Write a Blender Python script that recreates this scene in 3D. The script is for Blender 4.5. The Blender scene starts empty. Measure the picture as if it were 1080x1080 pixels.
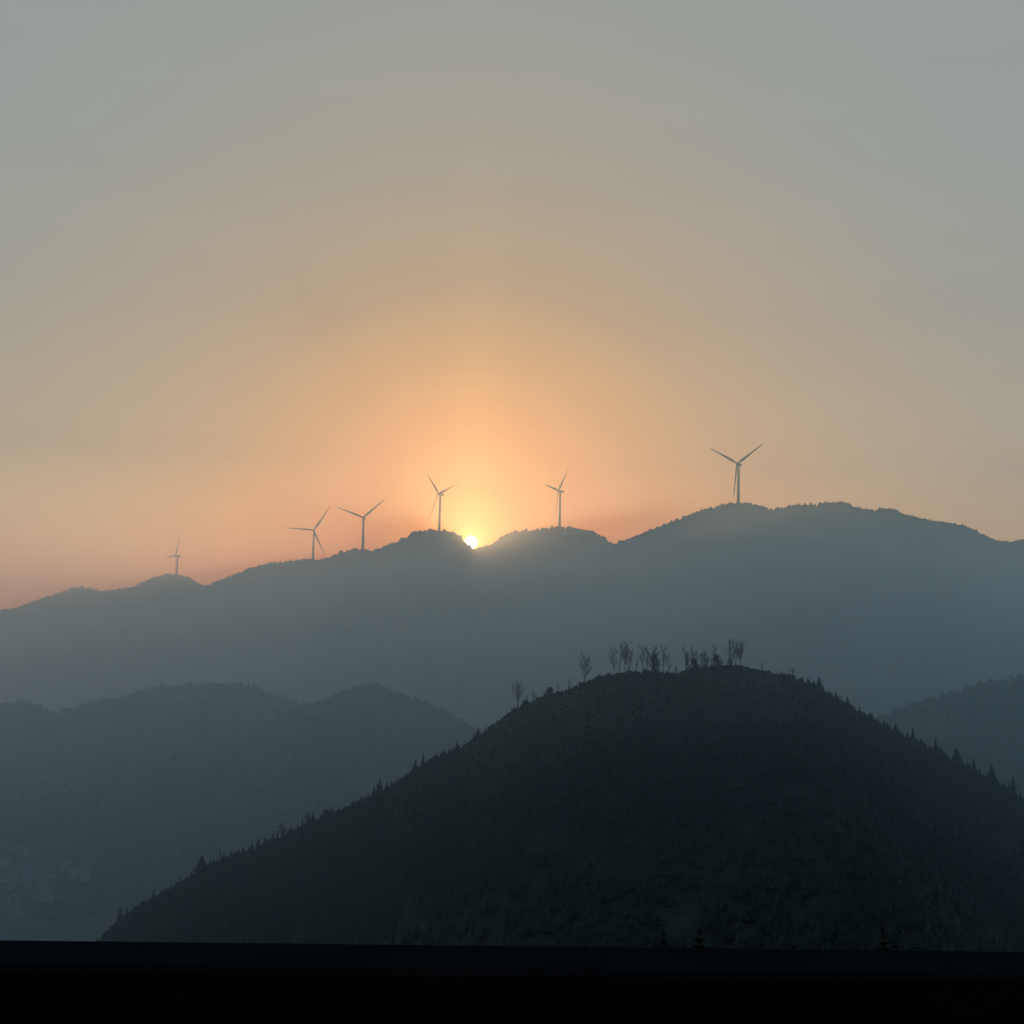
import bpy, math, random
import numpy as np
from mathutils import Vector, noise

random.seed(7)
RNG = np.random.default_rng(7)
SC = bpy.context.scene
COL = SC.collection

# ------------------------------------------------------------------ camera
F = 1484.0                      # focal length for a 1080 px wide frame
CAMZ = 230.0                    # the viewpoint sits high above the valley floor
PITCH = math.atan(160.0 / F)
ROLL = 0.026
fw = Vector((0, math.cos(PITCH), math.sin(PITCH)))
r0 = Vector((1, 0, 0))
u0 = Vector((0, -math.sin(PITCH), math.cos(PITCH)))
RIGHT = math.cos(ROLL) * r0 + math.sin(ROLL) * u0
UP = -math.sin(ROLL) * r0 + math.cos(ROLL) * u0
CAM = Vector((0, 0, CAMZ))

def ray(px, py):
    return fw + RIGHT * ((px - 540) / F) + UP * ((540 - py) / F)

def at(px, py, Y):
    d = ray(px, py)
    return CAM + d * (Y / d.y)

def at_z(px, py, z):
    d = ray(px, py)
    return CAM + d * ((z - CAMZ) / d.z)

SUN_DIR = ray(497, 571.8).normalized()
SUN_EL = math.asin(SUN_DIR.z)
SUN_AZ = math.atan2(SUN_DIR.x, SUN_DIR.y)

cd = bpy.data.cameras.new('camera')
cam = bpy.data.objects.new('camera', cd)
COL.objects.link(cam)
cd.sensor_width = 36
cd.lens = 36 * F / 1080
cd.clip_start = 0.05
cd.clip_end = 60000
from mathutils import Matrix
m = Matrix((RIGHT, UP, -fw)).transposed()
cam.matrix_world = Matrix.Translation(CAM) @ m.to_4x4()
SC.camera = cam

# ------------------------------------------------------------------ helpers
def interp(pts, x):
    return float(np.interp(x, [p[0] for p in pts], [p[1] for p in pts]))

def tag(o, label=None, cat=None, group=None, kind=None):
    if label: o['label'] = label
    if cat: o['category'] = cat
    if group: o['group'] = group
    if kind: o['kind'] = kind
    return o

def link(name, data, parent=None):
    o = bpy.data.objects.new(name, data)
    COL.objects.link(o)
    if parent is not None:
        o.parent = parent
    return o

def empty(name, loc):
    o = bpy.data.objects.new(name, None)
    o.empty_display_size = 2
    COL.objects.link(o)
    o.location = loc
    return o

def mesh_from(name, verts, faces, mat, smooth=False):
    me = bpy.data.meshes.new(name)
    v = np.asarray(verts, dtype=np.float32).reshape(-1, 3)
    if isinstance(faces, np.ndarray):
        n, k = faces.shape
        me.vertices.add(len(v)); me.vertices.foreach_set('co', v.ravel())
        me.loops.add(n * k); me.loops.foreach_set('vertex_index', faces.astype(np.int32).ravel())
        me.polygons.add(n)
        me.polygons.foreach_set('loop_start', np.arange(0, n * k, k, dtype=np.int32))
        me.update(calc_edges=True)
    else:
        me.from_pydata([tuple(map(float, p)) for p in v], [], faces)
        me.update()
    if smooth:
        me.polygons.foreach_set('use_smooth', [True] * len(me.polygons))
    me.materials.append(mat)
    return me

class MB:
    def __init__(s): s.v = []; s.f = []
    def tube(s, pts, rads, n=8, caps=True, flat=1.0):
        base = len(s.v); pts = [Vector(p) for p in pts]
        for i, p in enumerate(pts):
            a = pts[max(i - 1, 0)]; b = pts[min(i + 1, len(pts) - 1)]
            t = (b - a).normalized()
            ref = Vector((0, 1, 0)) if abs(t.y) < .9 else Vector((1, 0, 0))
            e1 = t.cross(ref).normalized(); e2 = t.cross(e1)
            for k in range(n):
                an = 2 * math.pi * k / n
                s.v.append(p + rads[i] * (math.cos(an) * e1 + flat * math.sin(an) * e2))
        for i in range(len(pts) - 1):
            for k in range(n):
                a = base + i * n + k; b = base + i * n + (k + 1) % n
                s.f.append((a, b, b + n, a + n))
        if caps:
            s.f.append(tuple(base + k for k in range(n))[::-1])
            s.f.append(tuple(base + (len(pts) - 1) * n + k for k in range(n)))
    def box(s, lo, hi):
        b = len(s.v); x0, y0, z0 = lo; x1, y1, z1 = hi
        s.v += [Vector(p) for p in ((x0,y0,z0),(x1,y0,z0),(x1,y1,z0),(x0,y1,z0),(x0,y0,z1),(x1,y0,z1),(x1,y1,z1),(x0,y1,z1))]
        s.f += [tuple(b + i for i in q) for q in ((0,3,2,1),(4,5,6,7),(0,1,5,4),(1,2,6,5),(2,3,7,6),(3,0,4,7))]
    def mesh(s, name, mat, smooth=False):
        return mesh_from(name, s.v, s.f, mat, smooth)

# ------------------------------------------------------------------ materials
def mat_noise(name, c1, c2, scale, rough=0.9, bump=0.0, bscale=None, detail=6, spec=0.2):
    m = bpy.data.materials.new(name); m.use_nodes = True
    nt = m.node_tree; N = nt.nodes; L = nt.links
    b = N['Principled BSDF']
    b.inputs['Roughness'].default_value = rough
    b.inputs['Specular IOR Level'].default_value = spec
    tc = N.new('ShaderNodeTexCoord')
    nz = N.new('ShaderNodeTexNoise'); nz.inputs['Scale'].default_value = scale
    nz.inputs['Detail'].default_value = detail; nz.inputs['Roughness'].default_value = 0.65
    L.new(tc.outputs['Object'], nz.inputs['Vector'])
    cr = N.new('ShaderNodeValToRGB')
    cr.color_ramp.elements[0].position = 0.35; cr.color_ramp.elements[0].color = (*c1, 1)
    cr.color_ramp.elements[1].position = 0.68; cr.color_ramp.elements[1].color = (*c2, 1)
    L.new(nz.outputs['Fac'], cr.inputs['Fac'])
    L.new(cr.outputs['Color'], b.inputs['Base Color'])
    if bump:
        n2 = N.new('ShaderNodeTexNoise'); n2.inputs['Scale'].default_value = bscale or scale * 4
        n2.inputs['Detail'].default_value = 5
        L.new(tc.outputs['Object'], n2.inputs['Vector'])
        bp = N.new('ShaderNodeBump'); bp.inputs['Strength'].default_value = 1
        bp.inputs['Distance'].default_value = bump
        L.new(n2.outputs['Fac'], bp.inputs['Height'])
        L.new(bp.outputs['Normal'], b.inputs['Normal'])
    return m

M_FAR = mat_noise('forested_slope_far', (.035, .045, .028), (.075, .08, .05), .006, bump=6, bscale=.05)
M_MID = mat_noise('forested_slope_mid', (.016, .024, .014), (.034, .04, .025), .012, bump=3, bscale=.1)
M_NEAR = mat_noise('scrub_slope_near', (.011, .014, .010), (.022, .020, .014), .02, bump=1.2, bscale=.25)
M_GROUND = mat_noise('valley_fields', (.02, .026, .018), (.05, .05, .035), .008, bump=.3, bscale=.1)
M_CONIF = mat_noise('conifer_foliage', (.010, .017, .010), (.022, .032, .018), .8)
M_LEAF = mat_noise('shrub_foliage', (.014, .017, .011), (.034, .031, .02), .7)
M_BARK = mat_noise('bark', (.018, .016, .013), (.04, .035, .03), 2.0, bump=.02, bscale=12)
M_TURB_BACKLIT = mat_noise('turbine_paint_backlit', (.075, .062, .052), (.11, .092, .078), .15, rough=.6)  # white paint darkened to brown, the backlit shade put into its colour
M_CONC = mat_noise('pole_concrete', (.05, .047, .042), (.09, .085, .08), 1.2)
M_STEEL = mat_noise('galvanised_steel', (.05, .05, .05), (.09, .09, .085), 3, rough=.5)
M_WALLH = mat_noise('rendered_wall', (.32, .32, .31), (.5, .5, .49), .3)
M_ROOFH = mat_noise('tiled_roof', (.1, .09, .085), (.17, .15, .14), .8)
M_GLASS = mat_noise('dark_window', (.02, .022, .025), (.04, .045, .05), 1, rough=.15)
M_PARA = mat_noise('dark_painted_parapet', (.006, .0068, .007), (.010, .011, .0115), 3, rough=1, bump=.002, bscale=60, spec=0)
M_DECK = mat_noise('asphalt_walkway', (.03, .03, .03), (.055, .055, .053), 2, bump=.004, bscale=80)

# ------------------------------------------------------------------ terrain
def ridge_hill(name, sil, depth, mat, step, front, back, rows_f, rows_b, slope, spur, spur_len,
               sharp=1.0, seed=0.0, jag=0.0, zmin=-5.0, tail_drop=0.0):
    """A hill whose crest runs through the surveyed silhouette points."""
    xs = np.arange(sil[0][0], sil[-1][0] + .01, step)
    py = np.interp(xs, [p[0] for p in sil], [p[1] for p in sil])
    dp = np.interp(xs, [p[0] for p in depth], [p[1] for p in depth])
    crest = [at(float(x), float(y), float(d)) for x, y, d in zip(xs, py, dp)]
    # smoothly bending crest
    s_f = -front * (np.linspace(1, 0, rows_f) ** 1.6)
    s_b = back * (np.linspace(0, 1, rows_b + 1)[1:] ** 1.5)
    ss = np.concatenate([s_f, s_b])
    n, k = len(xs), len(ss)
    V = np.zeros((k, n, 3), dtype=np.float32)
    for j, s in enumerate(ss):
        a = abs(s)
        for i, c in enumerate(crest):
            x = c.x; y = c.y + s
            w = min(a / spur_len, 1.0)
            nz = noise.fractal(Vector((x / spur_len + seed, y / (spur_len * 2.2), seed)), 0.9, 2.1, 6)
            rg = 1 - min(abs(nz) * 1.6, 1)
            rnd = spur_len * .22
            fall = slope * (math.sqrt(a * a + rnd * rnd) - rnd) * sharp
            z = c.z - fall - spur * w * (1 - rg) * 1.4
            z += jag * noise.noise(Vector((x * .11, y * .11, seed))) * min(1, a / 15 + .35)
            V[j, i] = (x, y, max(z, zmin))
    idx = np.arange(k * n).reshape(k, n)
    faces = np.stack([idx[:-1, :-1], idx[:-1, 1:], idx[1:, 1:], idx[1:, :-1]], -1).reshape(-1, 4)
    me = mesh_from(name, V.reshape(-1, 3), faces, mat, True)
    o = link(name, me)
    return o, V

# crest profiles measured off the view
S_LEFT = [(-260,668),(-180,655),(-90,662),(-40,652),(0,645),(20,641),(45,632),(60,627),(75,622),(85,621),(100,624),(125,622.5),(140,621),
 (152,615),(165,609),(178,606),(190,606.5),(200,611),(210,617),(217,619),(230,615),(250,606),(270,598),(285,594.5),(300,593),(318,591),
 (335,592),(345,589),(360,584),(372,580.5),(385,580),(395,582),(402,579.5),(415,574.5),(430,567),(440,562.5),(450,560.2),(463,559.5),
 (472,561),(477,563),(482,563.5),(486,567.5),(490,573),(495,577),(501,580),(510,586),(530,598),(560,615),(620,640),(720,700),(800,760)]
S_CENT = [(455,610),(480,590),(497,581.5),(505,579.5),(513,577.2),(521,572.5),(530,567),(540,563),(550,561),(565,560),(580,559.2),(600,558),(612,558.6),
 (625,562),(635,567),(643,572.5),(650,578),(665,590),(700,610),(760,640)]
S_RIGHT = [(360,800),(430,735),(480,690),(530,645),(570,618),(610,600),(635,585),(650,575.5),(660,571.5),(680,563.5),(700,554.5),(715,549),(730,544),(745,538.5),(755,536),(768,534),
 (780,533.5),(790,534),(800,537),(812,541.5),(822,539),(835,536),(850,534.5),(870,533.5),(885,534.5),(900,539),(920,540),(940,541.5),(955,547),
 (975,550.5),(1000,555),(1018,558),(1035,566),(1048,572),(1062,574.5),(1080,583),(1120,600),(1200,640)]
S_RFAR = [(1010,600),(1040,583),(1060,574),(1070,570.5),(1080,568.5),(1110,562),(1170,566),(1260,580),(1360,600)]
S_MIDL = [(-260,760),(-120,742),(-60,748),(0,745),(15,742),(35,742),(45,748),(55,753),(65,752),(80,746),(100,740),(130,737),(150,731),(175,725),
 (200,722.5),(230,722),(255,724),(275,729),(290,735),(305,741),(325,745),(345,752),(380,775),(430,815),(500,870)]
S_MIDC = [(230,800),(270,772),(300,753),(325,744.5),(345,739),(360,733),(375,728.5),(395,727),(408,729),(420,735),(440,740),(455,747),(470,755),
 (485,763),(500,771),(540,792),(600,830),(680,880)]
S_MIDR = [(820,830),(880,790),(920,765),(945,752),(960,746),(975,740),(1000,735),(1020,728),(1040,722),(1060,718),(1080,713.5),(1130,700),(1200,690),(1300,700),(1380,720)]
S_NEAR = [(-60,1110),(0,1070),(60,1026),(100,998),(110,990),(125,975),(150,956),(170,946),(200,930),(215,920),(240,908),(270,898),(300,883),(330,869),
 (345,864),(370,852),(400,838),(420,827),(440,814),(460,802),(480,793),(500,781),(520,766),(540,750),(560,741),(580,734),(600,729),
 (612,724),(625,718.5),(650,714),(665,711),(690,712),(710,713),(725,709),(745,705),(770,704),(785,705),(800,709),(820,714),(835,717),
 (850,725),(870,735),(890,746),(905,753),(925,764),(945,777),(965,788),(985,797),(1005,806),(1025,816),(1045,828),(1065,842),(1080,855),
 (1120,890),(1170,930),(1240,990),(1300,1040)]

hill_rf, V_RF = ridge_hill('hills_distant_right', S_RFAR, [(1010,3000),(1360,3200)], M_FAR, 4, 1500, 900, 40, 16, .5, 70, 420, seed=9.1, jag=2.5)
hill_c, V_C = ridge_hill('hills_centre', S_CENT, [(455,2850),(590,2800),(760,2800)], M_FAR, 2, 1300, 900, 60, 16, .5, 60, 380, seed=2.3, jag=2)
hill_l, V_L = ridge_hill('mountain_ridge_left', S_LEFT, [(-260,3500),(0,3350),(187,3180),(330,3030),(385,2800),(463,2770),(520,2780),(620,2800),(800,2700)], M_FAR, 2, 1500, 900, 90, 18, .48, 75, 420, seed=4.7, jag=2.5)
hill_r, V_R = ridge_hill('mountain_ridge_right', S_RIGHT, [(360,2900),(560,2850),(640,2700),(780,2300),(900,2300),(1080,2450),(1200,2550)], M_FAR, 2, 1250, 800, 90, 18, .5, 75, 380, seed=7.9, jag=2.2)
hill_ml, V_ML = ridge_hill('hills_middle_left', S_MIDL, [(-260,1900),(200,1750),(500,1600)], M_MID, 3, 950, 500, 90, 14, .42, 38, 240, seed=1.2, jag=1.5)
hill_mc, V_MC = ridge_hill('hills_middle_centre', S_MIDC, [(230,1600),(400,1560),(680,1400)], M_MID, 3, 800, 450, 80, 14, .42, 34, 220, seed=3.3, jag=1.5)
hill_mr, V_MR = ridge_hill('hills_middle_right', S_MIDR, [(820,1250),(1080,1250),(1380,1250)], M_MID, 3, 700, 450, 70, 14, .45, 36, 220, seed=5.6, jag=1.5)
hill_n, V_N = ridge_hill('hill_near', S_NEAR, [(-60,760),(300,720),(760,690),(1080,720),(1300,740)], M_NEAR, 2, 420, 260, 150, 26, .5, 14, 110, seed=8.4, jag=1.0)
for o in (hill_rf, hill_c, hill_l, hill_r, hill_ml, hill_mc, hill_mr, hill_n):
    tag(o, kind='structure')

# valley floor out to the horizon
bmv = []; bmf = []
R = [0, 150, 400, 800, 1500, 3000, 6000, 12000, 30000]; NS = 64
for r in R[1:]:
    for k in range(NS):
        a = 2 * math.pi * k / NS
        bmv.append((r * math.cos(a), r * math.sin(a), 2.0 * noise.noise(Vector((r * math.cos(a) / 300, r * math.sin(a) / 300, 0))) if r < 2000 else 0))
bmv.append((0, 0, 0)); c = len(bmv) - 1
for k in range(NS):
    bmf.append((c, k, (k + 1) % NS))
for i in range(len(R) - 2):
    for k in range(NS):
        a = i * NS + k; b = i * NS + (k + 1) % NS
        bmf.append((a, a + NS, b + NS, b))
ground = link('valley_ground', mesh_from('valley_ground', bmv, bmf, M_GROUND)); tag(ground, kind='structure')

def surf(V, px, row_off):
    """world point on a hill mesh near column px (rows counted from the crest, negative = viewer's side)"""
    pass

# ------------------------------------------------------------------ wind turbines
def blade_mesh(Rb):
    secs = []; v = []; f = []; n = 10
    st = [(.0,1.25,1.25,0),(.03,1.25,1.2,0),(.09,1.8,.85,.5),(.2,2.4,.5,.45),(.35,1.95,.36,.3),(.55,1.4,.26,.15),(.75,1.0,.17,.06),(.92,.65,.1,.02),(1.0,.18,.04,0)]
    for t, ch, th, tw in st:
        for k in range(n):
            a = 2 * math.pi * k / n
            x = ch * math.cos(a) + (ch - 1.25) * .35 * (1 if t > .05 else 0); y = th * math.sin(a)
            v.append((x * math.cos(tw) - y * math.sin(tw), x * math.sin(tw) + y * math.cos(tw) - 1.5 * t * t, 1.4 + t * (Rb - 1.4)))
    for i in range(len(st) - 1):
        for k in range(n):
            a = i * n + k; b = i * n + (k + 1) % n
            f.append((a, b, b + n, a + n))
    f.append(tuple(range(n))[::-1]); f.append(tuple((len(st) - 1) * n + k for k in range(n)))
    return mesh_from('blade', v, f, M_TURB_BACKLIT, True)

BLADE = blade_mesh(60)
TILT = math.radians(6); CONE = math.radians(3)
def make_nacelle():
    v = []; f = []; n = 12
    st = [(-2.6,1.5,1.6),(-2.2,1.9,1.9),(0,2.0,2.05),(4.5,2.0,2.1),(7.2,1.8,1.8),(7.7,1.3,1.3)]
    for y, w, h in st:
        for k in range(n):
            a = 2 * math.pi * (k + .5) / n
            ca, sa = math.cos(a), math.sin(a)
            q = 1 / max(abs(ca), abs(sa)) ** .6
            v.append((w * ca * q * .95, y, 2.0 + h * sa * q * .95))
    for i in range(len(st) - 1):
        for k in range(n):
            a = i * n + k; b = i * n + (k + 1) % n
            f.append((a, b, b + n, a + n))
    f.append(tuple(range(n))); f.append(tuple((len(st) - 1) * n + k for k in range(n))[::-1])
    return mesh_from('nacelle', v, f, M_TURB_BACKLIT, True)
NAC = make_nacelle()
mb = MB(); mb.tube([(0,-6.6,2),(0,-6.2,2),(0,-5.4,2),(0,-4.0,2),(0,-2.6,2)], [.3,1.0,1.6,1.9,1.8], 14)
HUB = mb.mesh('rotor_hub', M_TURB_BACKLIT, True)

# hub pixel, tower-foot pixel, depth, yaw (deg), blade phase (deg), label
TURB = [
 ((187.4,586.3),(186.1,606.2),3180,60,63,'small distant wind turbine on the isolated knoll at far left'),
 ((331.2,559.6),(328.7,591.9),3030,2,57,'wind turbine with one blade level to the left on the low ridge'),
 ((383.6,546.4),(381.7,580.3),2800,14,39,'wind turbine with its two raised blades spread widest left of the sun'),
 ((464.4,521.3),(463.3,559.6),2770,50,12,'wind turbine on the peak directly left of the sun'),
 ((591.0,518.0),(590.3,559.0),2800,65,42,'wind turbine on the rounded summit just right of the sun'),
 ((779.0,489.6),(778.5,533.9),2300,40,30,'largest wind turbine, alone on the right-hand mountain top'),
]
for (hx, hy), (bx, by), D, yaw, ph, lab in TURB:
    top = at(hx, hy, D); foot = at(bx, by, D)
    H = top.z - foot.z + 12 - 2.0
    base = Vector((top.x, D, foot.z - 12))
    t = empty('wind_turbine', base)
    t.rotation_euler = (0, 0, -math.radians(yaw))     # nose points to the viewer and to the left
    tag(t, lab, 'wind turbine', 'wind turbines along the mountain crest')
    mb = MB()
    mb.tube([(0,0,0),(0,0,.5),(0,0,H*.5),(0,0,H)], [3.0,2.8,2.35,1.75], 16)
    link('tower', mb.mesh('tower', M_TURB_BACKLIT, True), t)
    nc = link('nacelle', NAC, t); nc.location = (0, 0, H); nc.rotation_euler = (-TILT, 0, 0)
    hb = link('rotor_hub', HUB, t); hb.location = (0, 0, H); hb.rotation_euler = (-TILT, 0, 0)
    for k in range(3):
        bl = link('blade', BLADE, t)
        a = math.radians(ph + 120 * k)               # angle counter-clockwise from the viewer's right
        nv = Vector((0, -math.cos(TILT), math.sin(TILT)))
        e2 = Vector((0, math.sin(TILT), math.cos(TILT)))
        dz = math.cos(CONE) * (math.cos(a) * Vector((1, 0, 0)) + math.sin(a) * e2) + math.sin(CONE) * nv
        dx = dz.cross(nv).normalized(); dy = dz.cross(dx).normalized()
        if dy.dot(nv) > 0: dx = -dx; dy = dz.cross(dx).normalized()
        bl.matrix_local = Matrix.Translation(Vector((0, 0, H + 2)) + nv * 5) @ Matrix((dx, dy, dz)).transposed().to_4x4()

# ------------------------------------------------------------------ trees
def conifer_crown(seed, h=10.0, w=2.1, ragged=.5):
    r = random.Random(seed); v = []; f = []
    n_t = 15
    for i in range(n_t):
        t = i / (n_t - 1)
        z = h * (.1 + .86 * t)
        rad = w * (1 - t) ** .85 * (.8 + .4 * r.random()) + .12
        nb = 9 if t < .7 else 6
        off = r.random() * 6.28
        for b in range(nb):
            if r.random() < .1: continue
            a = off + 2 * math.pi * b / nb + r.uniform(-.25, .25)
            L = rad * r.uniform(.65, 1.2)
            dr = r.uniform(.25, .5) * L
            wd = .34 * L + .12
            dx, dy = math.cos(a), math.sin(a); px_, py_ = -dy, dx
            k = len(v)
            v += [(0, 0, z + .35), (dx*L*.55 + px_*wd, dy*L*.55 + py_*wd, z - dr*.4), (dx*L, dy*L, z - dr + r.uniform(-.1, .25)),
                  (dx*L*.55 - px_*wd, dy*L*.55 - py_*wd, z - dr*.4), (dx*L*.4, dy*L*.4, z - dr*.9 - .3)]
            f += [(k, k+1, k+2), (k, k+2, k+3), (k+1, k+4, k+2), (k+4, k+3, k+2), (k, k+4, k+1), (k, k+3, k+4)]
    k = len(v)
    v += [(.12,0,h*.9),(-.1,.1,h*.9),(-.1,-.1,h*.9),(0,0,h*1.03)]
    f += [(k,k+1,k+3),(k+1,k+2,k+3),(k+2,k,k+3)]
    return v, f

CONS = []
for s in range(7):
    w = [1.9, 2.4, 1.7, 2.9, 2.1, 1.4, 2.6][s]
    v, f = conifer_crown(s + 11, 10, w)
    mb = MB(); mb.tube([(0,0,-1),(0,0,3),(0,0,8.5)], [.2,.15,.05], 6)
    CONS.append((mesh_from('crown', v, f, M_CONIF), mb.mesh('trunk', M_BARK, True)))

def bush_mesh(seed, rx=2.0, h=2.6, n=170):
    r = random.Random(seed); v = []; f = []
    for i in range(n):
        a = r.uniform(0, 6.28); q = r.random() ** .5; z = h * r.random() ** .8
        rr = rx * q * math.sqrt(max(0, 1 - (z / h) ** 2 * .85)) * (1 + .35 * math.sin(3 * a + seed))
        c = Vector((rr * math.cos(a), rr * math.sin(a), z))
        s = r.uniform(.2, .48)
        p = [c + Vector((r.uniform(-1, 1), r.uniform(-1, 1), r.uniform(-1, 1))) * s for _ in range(4)]
        k = len(v); v += p; f += [(k, k+1, k+2), (k, k+2, k+3), (k, k+3, k+1), (k+1, k+3, k+2)]
    return v, f

def bare_tree(seed, h=15.0, lean=0.0, spread=.45, forks=2, density=1.0):
    """leafless tree: tapering trunk(s), rising limbs and fine twigs"""
    r = random.Random(seed); tr = MB(); br = MB()
    def limb(mbx, p, d, L, rad, n=4, wob=.12):
        pts = [p]; q = Vector(p); dd = Vector(d)
        for i in range(n):
            dd = (dd + Vector((r.uniform(-wob, wob), r.uniform(-wob, wob), r.uniform(-.02, .1)))).normalized()
            q = q + dd * (L / n); pts.append(Vector(q))
        mbx.tube(pts, [rad * (1 - .75 * i / n) for i in range(n + 1)], 5)
        return pts, dd
    def twigs(p, d, L, lev):
        pts, dd = limb(br, p, d, L, {1: .065, 2: .04, 3: .024}[lev], 4, .16)
        if lev >= 3: return
        for i in range(1, 5):
            for _ in range(2 if r.random() < .55 * density else 1):
                a = r.uniform(0, 6.28)
                nd = (dd + Vector((math.cos(a), math.sin(a), 0)) * r.uniform(.35, .75) + Vector((0, 0, .35))).normalized()
                twigs(pts[i], nd, L * r.uniform(.35, .6), lev + 1)
    stems = []
    for k in range(forks):
        a = r.uniform(0, 6.28)
        d = Vector((math.cos(a) * (.14 if k else .03) + lean, math.sin(a) * .1, 1)).normalized()
        hh = h * (1 if k == 0 else r.uniform(.75, .95))
        pts, dd = limb(tr, (0.25 * k, 0, -1), d, hh * .88, .22 - .04 * k, 8, .07)
        for i in range(3, 9):
            for _ in range(2 if density > .6 else 1):
                a = r.uniform(0, 6.28)
                sp = spread * 1.2 + .1
                nd = Vector((math.cos(a) * sp, math.sin(a) * sp, r.uniform(.6, 1.1))).normalized()
                twigs(pts[i], nd, hh * r.uniform(.18, .34) * (1.45 - .11 * i), 1)
    return tr.mesh('trunk', M_BARK, True), br.mesh('branches', M_BARK)

def hill_point(px, dy=0.0):
    """ground position on the near hill: column px of the crest, dy metres towards (-) or behind (+) it"""
    xs = (px - S_NEAR[0][0]) / 2.0
    i = int(round(xs)); i = max(0, min(V_N.shape[1] - 1, i))
    col = V_N[:, i]; r = 149
    y = col[r][1] + dy
    return Vector((float(col[r][0]), float(y), float(np.interp(y, col[:, 1], col[:, 2]))))

def bare(px, top_py, seed, label, dy=0.0, group='leafless trees along the near hilltop', **kw):
    p = hill_point(px, dy)
    ph = at(px, top_py, p.y)
    h = max(3.0, ph.z - p.z)
    tm, bm_ = bare_tree(seed, h, **kw)
    t = empty('bare_tree', p + Vector((0, 0, -.2)))
    tag(t, label, 'tree', group)
    link('trunk', tm, t); link('branches', bm_, t)

bare(546, 716, 31, 'leftmost leafless tree, standing apart on the left shoulder of the near hill', forks=2, spread=.5, density=.7)
bare(562, 726, 32, 'low thin leafless sapling just right of the lone left shoulder tree', forks=2, density=.5)
bare(574, 726, 33, 'short twiggy leafless sapling beside the dark bush on the left shoulder', forks=3, density=.5)
bare(588, 719, 34, 'thin leafless sapling left of the round-headed bare tree', forks=1, density=.6)
bare(615, 688, 35, 'round-headed leafless tree with a forked trunk, alone left of the clump', forks=2, spread=.6)
bare(645, 706, 36, 'faint short sapling at the left foot of the tall paired trees', forks=1, density=.4)
bare(654, 677, 37, 'tall straight leafless tree, left one of the close pair', forks=1, spread=.42)
bare(664, 676, 38, 'tall leaning leafless tree, right one of the close pair', forks=2, lean=-.1, spread=.35)
bare(678, 679, 39, 'slender single-stemmed leafless tree right of the close pair', forks=1, spread=.3, density=.7)
bare(689, 680, 40, 'leafless tree rising from the evergreen bush on the hilltop', forks=2, spread=.4)
bare(701, 681, 41, 'thin upright leafless tree right of the bush clump', forks=1, spread=.25, density=.7)
bare(696, 686, 42, 'low leafless tree squeezed behind the bush clump', dy=4, forks=1, density=.6)
bare(713, 700, 43, 'stubby twiggy sapling in the dip of the hilltop', forks=2, density=.5)
bare(723, 682, 44, 'leafless tree with two parallel stems left of the summit', forks=2, spread=.2, density=.7)
bare(731, 681, 45, 'leafless tree with dark low growth left of the summit', forks=2, spread=.3, density=.8)
bare(745, 684, 46, 'wide leafless tree with fanned branches beside the summit bush', forks=3, lean=-.12, spread=.8)
bare(754, 679, 47, 'upright leafless tree rising over the summit bush', forks=1, spread=.3)
bare(772, 672, 48, 'tallest leafless tree, on the summit', forks=2, spread=.35, lean=-.03)
bare(781, 675, 49, 'right-hand leafless tree of the summit pair', forks=2, spread=.28, lean=.04)
bare(805, 697, 50, 'thin sapling on the right of the summit', forks=1, density=.4)
bare(811, 706, 51, 'low sapling left of the small dark spire tree', forks=1, density=.4)
bare(298, 866, 52, 'hazy leafless tree low on the left slope of the near hill', forks=3, spread=.7)
bare(323, 853, 53, 'wide hazy leafless tree on the left slope of the near hill', forks=3, spread=.9)
bare(230, 893, 54, 'thin leafless tree beside the broad conifer on the lower left slope', forks=1, density=.5)

bare(649, 683, 61, 'thin leafless tree at the left edge of the tall hilltop clump', forks=1, spread=.3, density=.8)
bare(659, 680, 62, 'slim leafless tree between the close pair', dy=3, forks=1, spread=.25, density=.8)
bare(672, 692, 63, 'lower thin tree in the gap right of the close pair', dy=-2, forks=1, spread=.3, density=.6)
bare(684, 684, 64, 'thin leafless tree at the left edge of the evergreen bush', dy=3, forks=1, spread=.25, density=.7)
bare(706, 690, 65, 'lower thin tree closing the hilltop clump on the right', dy=2, forks=1, spread=.3, density=.6)
bare(740, 692, 66, 'lower thin tree just left of the wide fanned tree', dy=2, forks=1, spread=.35, density=.6)
bare(777, 678, 67, 'slim leafless tree between the two of the summit pair', dy=3, forks=1, spread=.25, density=.7)
bare(555, 731, 68, 'tiny sapling at the foot of the lone left shoulder tree', forks=1, density=.5)
bare(601, 714, 69, 'faint sapling just left of the round-headed bare tree', forks=1, density=.5)
bare(633, 707, 70, 'faint sapling between the round-headed tree and the tall clump', forks=1, density=.5)

# bushes on the crest
BUSH = [bush_mesh(s) for s in range(5)]
BUSHM = [mesh_from('foliage', v, f, M_LEAF) for v, f in BUSH]
def bush(px, wpx, hpx, dy=0.0, label=None, seed=0):
    p = hill_point(px, dy); D = p.y / F
    t = link('bush', BUSHM[seed % 5]); t.location = p + Vector((0, 0, -.7))
    t.scale = (wpx * D / 4.0, wpx * D / 4.2, hpx * D / 2.5 + .2)
    t.rotation_euler = (0, 0, seed * 1.3)
    tag(t, label or 'low dark bush in the scrub line on the near hill crest', 'bush', 'bushes on the near hill crest')
bush(580, 10, 8, label='dark spreading bush among saplings on the left shoulder', seed=1)
bush(690, 12, 20, label='tall evergreen bush at the foot of the hilltop leafless trees', seed=2)
bush(733, 12, 12, label='dark bush at the foot of the two-stemmed trees', seed=3)
bush(755, 14, 12, label='dark summit bush between the fanned tree and the summit pair', seed=4)
bush(770, 6, 10, label='small square-topped bush against the tallest tree', seed=0)
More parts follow.
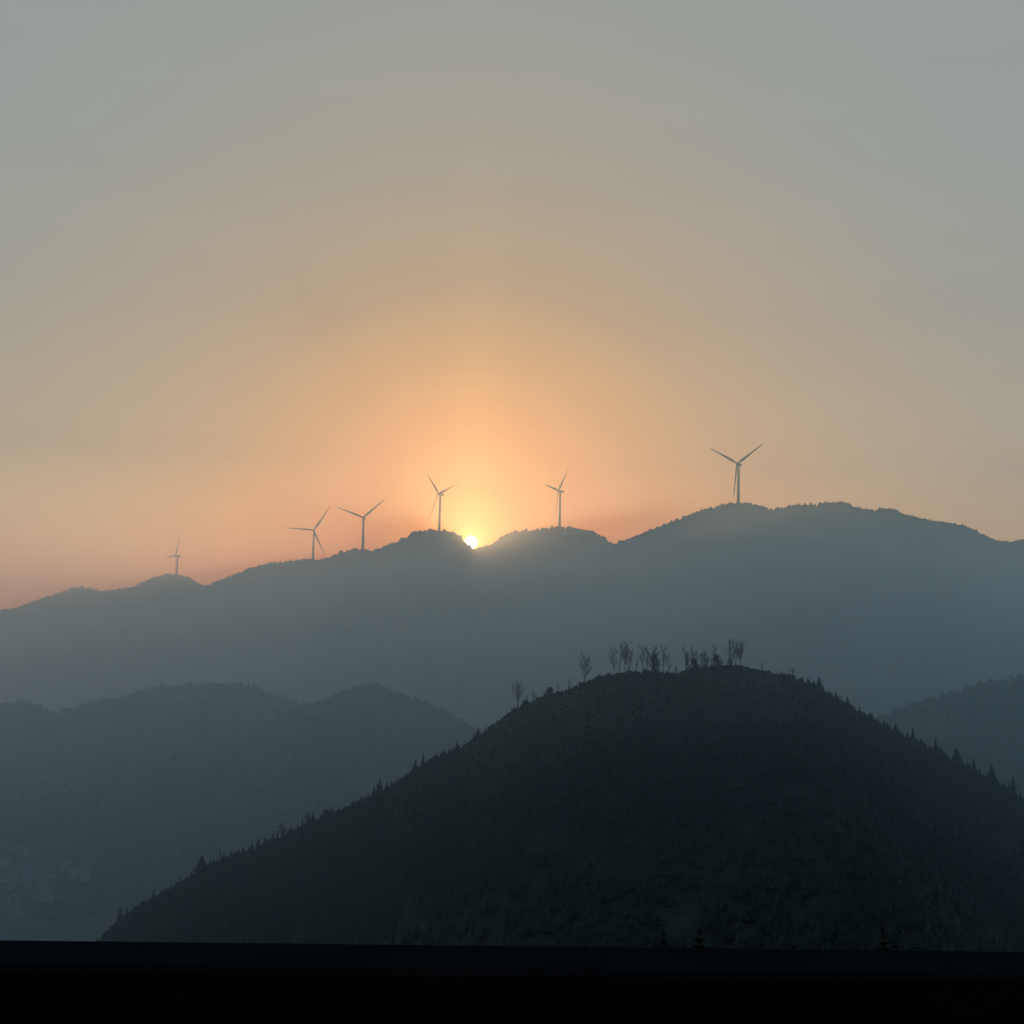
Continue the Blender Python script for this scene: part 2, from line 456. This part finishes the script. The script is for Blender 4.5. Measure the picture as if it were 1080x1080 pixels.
bush(345, 12, 9, label='rounded dark bush on the left slope above the wide bare tree', seed=2)
rr = random.Random(5)
for _ in range(26):
    px = rr.uniform(548, 850)
    bush(px, rr.uniform(4, 15), rr.uniform(1.5, 5.5), dy=rr.uniform(-5, 3), seed=rr.randrange(50))

# conifers: individual trees that make the hill's outline
def conifer(px, hpx, dy=0.0, label=None, group=None, var=None, wid=1.0):
    p = hill_point(px, dy); D = p.y / F
    h = hpx * D
    cm, tm = CONS[var if var is not None else rr.randrange(7)]
    t = empty('conifer_tree', p + Vector((0, 0, -.4)))
    t.rotation_euler = (0, 0, rr.uniform(0, 6.28))
    s = h / 10
    wid *= 1.2
    t.scale = (s * wid * rr.uniform(.85, 1.25), s * wid * rr.uniform(.85, 1.25), s)
    tag(t, label, 'tree', group)
    link('crown', cm, t); link('trunk', tm, t)

G_R = 'conifers down the right shoulder of the near hill'
G_L = 'conifers down the left slope of the near hill'
conifer(819, 9, label='tiny narrow dark spire tree just left of the utility pole', group=G_R, var=5, wid=.8)
conifer(843, 9, label='small conifer next right of the utility pole', group=G_R, var=2)
conifer(853, 13, label='slim conifer second right of the utility pole', group=G_R, var=1)
conifer(864, 19, label='broad pointed conifer standing highest past the utility pole', group=G_R, var=3, wid=1.25)
for px, h in [(848,8),(857,9),(860,12),(868,11),(874,12),(880,13),(882,9),(887,13),(892,9),(896,14),(899,11),(905,11),(909,12),(914,9),(919,13),(921,17),
              (926,12),(931,11),(938,10),(944,16),(948,11),(953,9),(958,11),(963,18),(968,20),(972,18),(977,11),(982,10),(987,17),(992,14),(997,15),
              (1001,13),(1007,17),(1012,18),(1017,17),(1022,12),(1027,20),(1031,14),(1037,12),(1042,13),(1048,20),(1052,18),(1057,14),(1063,20),(1068,23),
              (1072,16),(1077,15),(1082,19),(1087,15),(1092,17),(1099,18)]:
    conifer(px, h * rr.uniform(.65, 1.25), rr.uniform(-2, 5), 'dark conifer in the serrated row down the right shoulder', G_R)
conifer(438, 17, label='narrow conifer, left of the two spires on the left slope', group=G_L, var=0, wid=.9)
conifer(446, 18, label='narrow conifer, right of the two spires on the left slope', group=G_L, var=5, wid=1)
conifer(401, 18, label='tall conifer standing out below the two spires on the left slope', group=G_L, var=4)
conifer(213, 21, label='broad dark conifer standing out on the lower left slope', group=G_L, var=3, wid=1.35)
conifer(126, 18, label='dark conifer at the lowest left foot of the near hill', group=G_L, var=1)
for px, h in [(112,7),(118,10),(133,11),(140,9),(147,11),(153,10),(160,14),(167,10),(174,9),(181,13),(188,14),(194,10),(201,13),(207,13),(220,12),(227,10),(235,10),
              (243,14),(250,12),(257,9),(264,12),(271,12),(279,13),(287,14),(293,16),(305,12),(311,9),(318,11),(330,12),(337,10),(350,11),(356,9),(363,8),
              (371,10),(379,9),(387,12),(394,13),(407,13),(413,9),(420,11),(425,8),(431,9),(436,11),(453,7),(461,8),(470,6),(478,8),(485,6),(500,8),(503,10),(513,7),(524,5)]:
    conifer(px, h * rr.uniform(.75, 1.25), rr.uniform(-2, 5), 'dark conifer in the uneven row up the left slope', G_L)

# forest that covers the near hill: uncountable
def scatter(V, n, seed, rows, h, w, jit=.4, keep=None, openx=None):
    r = np.random.default_rng(seed)
    k, m, _ = V.shape
    ri = r.integers(rows[0], rows[1], n * 3); ci = r.integers(1, m - 1, n * 3)
    P = V[ri, ci] + (V[np.minimum(ri + 1, k - 1), ci] - V[ri, ci]) * r.random((n * 3, 1)) + (V[ri, np.minimum(ci+1, m-1)] - V[ri, ci]) * r.random((n * 3, 1))
    sel = np.array([noise.noise(Vector((float(p[0]) / 45, float(p[1]) / 45, seed))) > (-.12 if keep is None else keep) for p in P])
    if openx: sel &= ~((ci > openx[0]) & (ci < openx[1]) & (ri > openx[2]))
    ri = ri[sel][:n]; P = P[sel][:n]; n = len(P)
    vs = []; tot = []
    hh = h * (.6 + .7 * r.random(n)); ww = w * (.7 + .6 * r.random(n))
    hh = np.where(ri > 136, hh * .5, hh)      # low growth along the crest, where single trees stand out
    # three stacked ragged cones per tree
    vv = []; ff = []
    base = 0; seg = 6
    ang = np.arange(seg) * 2 * np.pi / seg
    for lev, (z0, z1, rw) in enumerate(((.08, .55, 1.0), (.34, .8, .72), (.6, 1.05, .42))):
        a0 = r.random((n, 1)) * 6.28
        rad = ww[:, None] * rw * (.7 + .6 * r.random((n, seg)))
        ring = np.stack([P[:, 0:1] + rad * np.cos(ang + a0), P[:, 1:2] + rad * np.sin(ang + a0),
                         P[:, 2:3] + (z0 + .06 * r.random((n, seg))) * hh[:, None]], -1)
        apex = np.stack([P[:, 0], P[:, 1], P[:, 2] + z1 * hh], -1)[:, None]
        blk = np.concatenate([ring, apex], 1)                # n, seg+1, 3
        vv.append(blk.reshape(-1, 3))
        st = base + np.arange(n)[:, None] * (seg + 1)
        for q in range(seg):
            ff.append(np.concatenate([st + q, st + (q + 1) % seg, st + seg], 1))
        base += n * (seg + 1)
    return np.concatenate(vv), np.concatenate(ff)

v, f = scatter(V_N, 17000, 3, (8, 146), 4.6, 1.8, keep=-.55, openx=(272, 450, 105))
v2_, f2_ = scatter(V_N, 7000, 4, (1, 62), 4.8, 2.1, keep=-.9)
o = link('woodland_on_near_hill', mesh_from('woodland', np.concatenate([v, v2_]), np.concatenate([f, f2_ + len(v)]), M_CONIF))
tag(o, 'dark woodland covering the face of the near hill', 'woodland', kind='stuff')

def blobs(V, n, seed, rows, size, name, label, mat):
    r = np.random.default_rng(seed); k, m, _ = V.shape
    ri = r.integers(rows[0], rows[1], n); ci = r.integers(1, m - 1, n)
    P = V[ri, ci] + (V[ri, np.minimum(ci+1, m-1)] - V[ri, ci]) * r.random((n, 1))
    cl = np.array([noise.noise(Vector((float(p[0]) / 60, float(p[1]) / 60, seed))) for p in P])
    sz = size * (.45 + 1.0 * r.random(n) ** 2) * (1 + .7 * cl)
    # irregular 6-sided lump, two rings and a tip
    seg = 6; ang = np.arange(seg) * 2 * np.pi / seg
    vv = []; base = 0; blocks = []
    r1 = sz[:, None] * (.4 + .25 * r.random((n, seg))); r2 = sz[:, None] * (.25 + .3 * r.random((n, seg)))
    a0 = r.random((n, 1)) * 6.28
    R1 = np.stack([P[:,0:1] + r1*np.cos(ang+a0), P[:,1:2] + r1*np.sin(ang+a0), P[:,2:3] + sz[:,None]*(-.1 + .1*r.random((n,seg)))], -1)
    R2 = np.stack([P[:,0:1] + r2*np.cos(ang+a0), P[:,1:2] + r2*np.sin(ang+a0), P[:,2:3] + sz[:,None]*(.45 + .2*r.random((n,seg)))], -1)
    A = np.stack([P[:,0], P[:,1], P[:,2] + sz*(.75 + .5*r.random(n))], -1)[:, None]
    B = np.concatenate([R1, R2, A], 1).reshape(-1, 3)
    st = np.arange(n)[:, None] * (2 * seg + 1); ff = []
    for q in range(seg):
        q2 = (q + 1) % seg
        ff += [np.concatenate([st+q, st+q2, st+seg+q2], 1), np.concatenate([st+q, st+seg+q2, st+seg+q], 1), np.concatenate([st+seg+q, st+seg+q2, st+2*seg], 1)]
    o = link(name, mesh_from(name, B, np.concatenate(ff), mat))
    tag(o, label, 'woodland', kind='stuff')

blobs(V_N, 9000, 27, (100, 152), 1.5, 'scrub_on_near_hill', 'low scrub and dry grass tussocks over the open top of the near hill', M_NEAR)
blobs(V_R, 3200, 21, (84, 94), 5.6, 'woodland_on_right_mountain', 'distant trees fringing the crest of the right-hand mountain', M_CONIF)
blobs(V_L, 2600, 22, (84, 94), 4.6, 'woodland_on_left_ridge', 'distant trees fringing the crest of the left ridge', M_CONIF)
blobs(V_C, 500, 23, (55, 63), 4.5, 'woodland_on_centre_hill', 'distant scrub on the rounded summit right of the sun', M_CONIF)
blobs(V_ML, 7000, 24, (20, 94), 4.0, 'woodland_on_middle_left_hill', 'hazy woodland over the middle hill at left', M_CONIF)
blobs(V_MC, 7000, 25, (20, 84), 4.5, 'woodland_on_middle_centre_hill', 'hazy woodland over the middle hill at centre', M_CONIF)
blobs(V_MR, 6000, 26, (15, 74), 3.2, 'woodland_on_middle_right_hill', 'hazy woodland over the middle hill at right edge', M_CONIF)

# nearer treetops just showing above the parapet
for px, top, Y, lab in [(700,981,330,'broad dark treetop just above the parapet, leftmost of the low three'),
     (738,978,335,'second dark treetop above the parapet, right of the broad one'),
     (931,976,350,'dark treetop just above the parapet at right, apart from the others')]:
    tp = at(px, top, Y); h = 22.0
    t = empty('conifer_tree', tp - Vector((0, 0, h))); s = h / 10
    t.scale = (s * 1.35, s * 1.35, s); t.rotation_euler = (0, 0, px)
    tag(t, lab, 'tree', 'close conifers below the parapet')
    cm, tm = CONS[px % 7]
    link('crown', cm, t); link('trunk', tm, t)

# nearer bank that carries those conifers
bx = np.arange(-260, 320, 10.0); by = np.arange(240, 470, 10.0)
bank = np.zeros((len(by), len(bx), 3), dtype=np.float32)
for j, y in enumerate(by):
    for i, x in enumerate(bx):
        z = 148 - .14 * abs(y - 340) - max(0, abs(x - 80) - 60) * .45 + 3 * noise.noise(Vector((x / 40, y / 40, 2)))
        bank[j, i] = (x, y, max(z, -4))
idx = np.arange(bank.shape[0] * bank.shape[1]).reshape(bank.shape[:2])
o = link('bank', mesh_from('bank', bank.reshape(-1, 3), np.stack([idx[:-1,:-1], idx[:-1,1:], idx[1:,1:], idx[1:,:-1]], -1).reshape(-1, 4), M_NEAR, True))
tag(o, kind='structure')

# ------------------------------------------------------------------ utility pole on the shoulder
pp = hill_point(835.5, 0); tp = at(834.5, 705, pp.y); H = tp.z - pp.z
t = empty('utility_pole', pp + Vector((0, 0, -.5)))
tag(t, 'thin utility pole with a crossarm on the right shoulder of the near hill', 'utility pole')
mb = MB(); mb.tube([(0,0,0),(0,0,H + .5)], [.32, .24], 8); link('post', mb.mesh('post', M_CONC, True), t)
mb = MB(); mb.box((-1.6,-.34,H - 1.3), (1.6,-.1,H - 1.0)); mb.box((-.8,-.36,H - .14), (.8,-.12,H + .06)); link('crossarm', mb.mesh('crossarm', M_STEEL), t)
for x, z in ((-1.4, H - 1.05), (1.4, H - 1.05), (-.68, H + .04), (.68, H + .04)):
    mb = MB(); mb.tube([(x,-.14,z),(x,-.14,z+.12),(x,-.14,z+.3),(x,-.14,z+.4)], [.08,.16,.16,.05], 8)
    link('insulator', mb.mesh('insulator', M_CONC, True), t)

# ------------------------------------------------------------------ village on the valley slope
def ground_hit(px, py):
    """first terrain point behind a pixel (middle hills or valley floor)"""
    d = ray(px, py); t0 = 900.0
    from mathutils.bvhtree import BVHTree
    best = None
    for b in BVHS:
        h = b.ray_cast(CAM, d.normalized())
        if h[0] is not None and (best is None or h[3] < best[1]): best = (h[0], h[3])
    return best[0]
from mathutils.bvhtree import BVHTree
BVHS = []
for o in (hill_ml, hill_mc, ground):
    me = o.data
    BVHS.append(BVHTree.FromPolygons([v.co.copy() for v in me.vertices], [tuple(p.vertices) for p in me.polygons]))
HOUSES = [(3,899),(15,898),(27,901),(5,910),(22,920),(31,921),(36,923),(14,926),(27,930),(4,934),(10,936),(45,927),(49,932),(55,929),(68,916),
          (77,923),(90,925),(40,947),(47,948),(53,949),(16,951),(19,966),(28,944),(4,915)]
hr = random.Random(12)
for i, (px, py) in enumerate(HOUSES):
    p = ground_hit(px, py)
    w, d_, hgt = hr.uniform(8, 13), hr.uniform(6, 8), hr.uniform(4, 8.5)
    t = empty('village_house', p + Vector((0, 0, -1.0)))
    t.rotation_euler = (0, 0, hr.uniform(-.5, .5))
    tag(t, 'tiny pale house blurred by haze in the village low at left', 'house', 'village houses in the valley')
    mb = MB(); mb.box((-w/2,-d_/2,-3), (w/2,d_/2,hgt))
    link('wall', mb.mesh('wall', M_WALLH), t)
    rf = MB(); ov = .5; z0 = hgt + .003; rh = d_ * .3
    b0 = [(-w/2-ov,-d_/2-ov,z0),(w/2+ov,-d_/2-ov,z0),(w/2+ov,d_/2+ov,z0),(-w/2-ov,d_/2+ov,z0),(-w/2-ov,0,z0+rh),(w/2+ov,0,z0+rh)]
    rf.v = [Vector(q) for q in b0]; rf.f = [(0,1,5,4),(2,3,4,5),(0,4,3),(1,2,5),(3,2,1,0)]
    link('roof', rf.mesh('roof', M_ROOFH), t)
    for s in (-.28, .28):
        for zf in ([hgt*.3, hgt*.72] if hgt > 6 else [hgt*.5]):
            mb = MB(); mb.box((s*w-.6,-d_/2-.04,zf-.6), (s*w+.6,-d_/2+.02,zf+.6))
            link('window', mb.mesh('window', M_GLASS), t)

# ------------------------------------------------------------------ parapet in front of the viewer
zt = CAMZ - .62
A = at_z(0, 990.5, zt); B = at_z(1080, 1003, zt)
d = (B - A).normalized(); nrm = Vector((-d.y, d.x, 0))     # away from the viewer
t = empty('parapet', A)
t.rotation_euler = (0, 0, math.atan2(d.y, d.x))
tag(t, 'near-black flat-topped parapet running across the bottom edge of the view', 'parapet')
E2 = at_z(540, 1022, zt - .0)
wt = 0.26
L0, L1 = -14, 18
mb = MB(); mb.v = [Vector(q) for q in [(L0,-wt,-.09),(L1,-wt,-.09),(L1,0,-.09),(L0,0,-.09),(L0,-wt,-.012),(L1,-wt,-.012),(L1,0,-.012),(L0,0,-.012),
                        (L0,-wt+.012,0),(L1,-wt+.012,0),(L1,-.012,0),(L0,-.012,0)]]
mb.f = [(0,3,2,1),(8,9,10,11),(0,1,5,4),(2,3,7,6),(4,5,9,8),(6,7,11,10),(1,2,6,5),(3,0,4,7),(5,6,10,9),(7,4,8,11)]
link('coping', mb.mesh('coping', M_PARA), t)
mb = MB(); mb.box((L0, -wt + .03, -1.0), (L1, -.03, -.092)); link('wall', mb.mesh('wall', M_PARA), t)
mb = MB(); cxy = A + d * 2
mb.box((-14, -4.5, -1.2), (18, .3, -1.003))
wk = link('walkway', mb.mesh('walkway', M_DECK)); wk.location = A; wk.rotation_euler = t.rotation_euler
tag(wk, kind='structure')

# ------------------------------------------------------------------ haze
HAZE_SIG = 8.9e-4
G = 0.72
m = bpy.data.materials.new('haze'); m.use_nodes = True
nt = m.node_tree; nt.nodes.clear()
outn = nt.nodes.new('ShaderNodeOutputMaterial')
vs = nt.nodes.new('ShaderNodeVolumeScatter')
vs.inputs['Color'].default_value = (.55, .84, 1.0, 1)
vs.inputs['Density'].default_value = HAZE_SIG
vs.inputs['Anisotropy'].default_value = G
# second, strongly forward-scattering component: added with a warm tint for the glow around the sun
v2 = nt.nodes.new('ShaderNodeVolumeScatter'); v2.inputs['Color'].default_value = (1.0, .72, .45, 1)
v2.inputs['Density'].default_value = 0.5e-4; v2.inputs['Anisotropy'].default_value = .93
av = nt.nodes.new('ShaderNodeAddShader')
nt.links.new(vs.outputs[0], av.inputs[0]); nt.links.new(v2.outputs[0], av.inputs[1])
nt.links.new(av.outputs[0], outn.inputs['Volume'])
mb = MB(); mb.box((-4500, 455, -20), (4500, 3700, 408))
hz = link('haze', mb.mesh('haze', m)); tag(hz, kind='structure')

# ------------------------------------------------------------------ world
w = bpy.data.worlds.new('World'); SC.world = w; w.use_nodes = True
nt = w.node_tree; N = nt.nodes; L = nt.links; N.clear()
out = N.new('ShaderNodeOutputWorld')
tc = N.new('ShaderNodeTexCoord')
nrmn = N.new('ShaderNodeVectorMath'); nrmn.operation = 'NORMALIZE'; L.new(tc.outputs['Generated'], nrmn.inputs[0])
dot = N.new('ShaderNodeVectorMath'); dot.operation = 'DOT_PRODUCT'; L.new(nrmn.outputs[0], dot.inputs[0]); dot.inputs[1].default_value = SUN_DIR
def math_(op, a, b=None, clamp=False):
    n = N.new('ShaderNodeMath'); n.operation = op; n.use_clamp = clamp
    for i, x in enumerate((a, b)):
        if x is None: continue
        if isinstance(x, (int, float)): n.inputs[i].default_value = x
        else: L.new(x, n.inputs[i])
    return n.outputs[0]
cl = math_('MINIMUM', dot.outputs['Value'], 0.9999999)
ang = math_('MULTIPLY', math_('ARCCOSINE', cl), 180 / math.pi)      # degrees from the sun
def ramp(fac, stops, scale):
    n = N.new('ShaderNodeValToRGB'); cr = n.color_ramp
    while len(cr.elements) < len(stops): cr.elements.new(1)
    for e, (p, c) in zip(cr.elements, stops):
        e.position = p / scale; e.color = (*c, 1)
    L.new(math_('DIVIDE', fac, scale), n.inputs['Fac'])
    return n.outputs['Color']
SKY = [(0,(4.6,3.3,1.0)),(.8,(2.3,1.25,.30)),(2.2,(1.5,.72,.19)),(4.6,(.98,.485,.18)),(7.2,(.66,.40,.195)),(10.5,(.475,.355,.235)),
       (15,(.395,.355,.285)),(21,(.33,.342,.315)),(32,(.292,.33,.33)),(60,(.23,.40,.58)),(90,(.12,.22,.32)),(120,(.035,.06,.085)),(180,(.02,.032,.042))]
a_ = math_('POWER', math_('DIVIDE', ang, 180), .5)
n = N.new('ShaderNodeValToRGB'); cr = n.color_ramp
while len(cr.elements) < len(SKY): cr.elements.new(1)
for e, (p, c) in zip(cr.elements, SKY):
    e.position = (p / 180) ** .5; e.color = (*c, 1)
L.new(a_, n.inputs['Fac'])
glow = n.outputs['Color']
# warm low band
sep = N.new('ShaderNodeSeparateXYZ'); L.new(nrmn.outputs[0], sep.inputs[0])
el = math_('MULTIPLY', math_('ARCSINE', sep.outputs['Z']), 180 / math.pi)
tint = ramp(math_('ADD', el, 2.0), [(0,(4.0,2.9,1.15)),(6,(2.4,1.9,1.08)),(10,(1.3,1.12,.87)),(16,(1.05,.99,.93)),(22,(1,1,1))], 40)
mul = N.new('ShaderNodeMix'); mul.data_type = 'RGBA'; mul.blend_type = 'MULTIPLY'; mul.inputs[0].default_value = 1
L.new(glow, mul.inputs[6]); L.new(tint, mul.inputs[7])
# apply the tint away from the sun only
near = ramp(ang, [(0,(0,0,0)),(4,(.1,.1,.1)),(10,(1,1,1))], 40)
mx = N.new('ShaderNodeMix'); mx.data_type = 'RGBA'; L.new(near, mx.inputs[0]); L.new(glow, mx.inputs[6]); L.new(mul.outputs[2], mx.inputs[7])
# faint light pillar above the sun
azn = math_('MULTIPLY', math_('SUBTRACT', math_('ARCTAN2', sep.outputs['X'], sep.outputs['Y']), SUN_AZ), 180 / math.pi)
g1 = math_('EXPONENT', math_('MULTIPLY', math_('POWER', math_('ABSOLUTE', math_('DIVIDE', azn, 1.2)), 2), -1))
g2 = math_('EXPONENT', math_('MULTIPLY', math_('MAXIMUM', math_('SUBTRACT', el, math.degrees(SUN_EL)), 0), -1 / 3.5))
pil = N.new('ShaderNodeVectorMath'); pil.operation = 'SCALE'; pil.inputs[0].default_value = (.30, .22, .07); L.new(math_('MULTIPLY', g1, g2), pil.inputs['Scale'])
padd = N.new('ShaderNodeVectorMath'); padd.operation = 'ADD'; L.new(mx.outputs[2], padd.inputs[0]); L.new(pil.outputs[0], padd.inputs[1])
# faint uneven haze bands
mp = N.new('ShaderNodeMapping'); mp.inputs['Scale'].default_value = (3, 3, 22); L.new(nrmn.outputs[0], mp.inputs['Vector'])
nb = N.new('ShaderNodeTexNoise'); nb.inputs['Scale'].default_value = 1.3; nb.inputs['Detail'].default_value = 5; L.new(mp.outputs[0], nb.inputs['Vector'])
band = N.new('ShaderNodeMapRange'); L.new(nb.outputs['Fac'], band.inputs[0]); band.inputs[1].default_value = .3; band.inputs[2].default_value = .7; band.inputs[3].default_value = .985; band.inputs[4].default_value = 1.015
bs = N.new('ShaderNodeVectorMath'); bs.operation = 'SCALE'; L.new(padd.outputs[0], bs.inputs[0]); L.new(band.outputs[0], bs.inputs['Scale'])
# sun disc
mr = N.new('ShaderNodeMapRange'); mr.interpolation_type = 'SMOOTHSTEP'
L.new(ang, mr.inputs[0]); mr.inputs[1].default_value = .27; mr.inputs[2].default_value = .19; mr.inputs[3].default_value = 0; mr.inputs[4].default_value = 1
disc = N.new('ShaderNodeVectorMath'); disc.operation = 'SCALE'; disc.inputs[0].default_value = (45, 42, 36); L.new(mr.outputs[0], disc.inputs['Scale'])
addd = N.new('ShaderNodeVectorMath'); addd.operation = 'ADD'; L.new(bs.outputs[0], addd.inputs[0]); L.new(disc.outputs[0], addd.inputs[1])
bg1 = N.new('ShaderNodeBackground'); L.new(addd.outputs[0], bg1.inputs['Color']); bg1.inputs['Strength'].default_value = 1.0
sky = N.new('ShaderNodeTexSky'); sky.sky_type = 'NISHITA'; sky.sun_disc = False
sky.sun_elevation = SUN_EL; sky.sun_rotation = SUN_AZ
sky.altitude = 800; sky.air_density = 1.2; sky.dust_density = 6; sky.ozone_density = 2
bg2 = N.new('ShaderNodeBackground'); L.new(sky.outputs[0], bg2.inputs['Color']); bg2.inputs['Strength'].default_value = 0.0
ad = N.new('ShaderNodeAddShader'); L.new(bg1.outputs[0], ad.inputs[0]); L.new(bg2.outputs[0], ad.inputs[1])
L.new(ad.outputs[0], out.inputs['Surface'])
w.cycles.sampling_method = 'MANUAL'; w.cycles.sample_map_resolution = 1024

sl = bpy.data.lights.new('sun', 'SUN'); sl.energy = 0.3; sl.angle = math.radians(.53); sl.color = (1, .66, .36)
so = bpy.data.objects.new('sun', sl); COL.objects.link(so)
so.rotation_euler = (-SUN_DIR).to_track_quat('-Z', 'Y').to_euler()

# ------------------------------------------------------------------ render settings
SC.render.engine = 'CYCLES'
c = SC.cycles
c.use_denoising = True
try: c.denoiser = 'OPENIMAGEDENOISE'
except Exception: pass
c.max_bounces = 4; c.diffuse_bounces = 1; c.glossy_bounces = 1; c.volume_bounces = 2; c.transparent_max_bounces = 4
c.use_adaptive_sampling = True; c.adaptive_threshold = .01
c.sample_clamp_direct = 0; c.sample_clamp_indirect = 4
SC.view_settings.view_transform = 'Standard'
SC.view_settings.look = 'None'
SC.view_settings.exposure = 0
SC.view_settings.gamma = 1
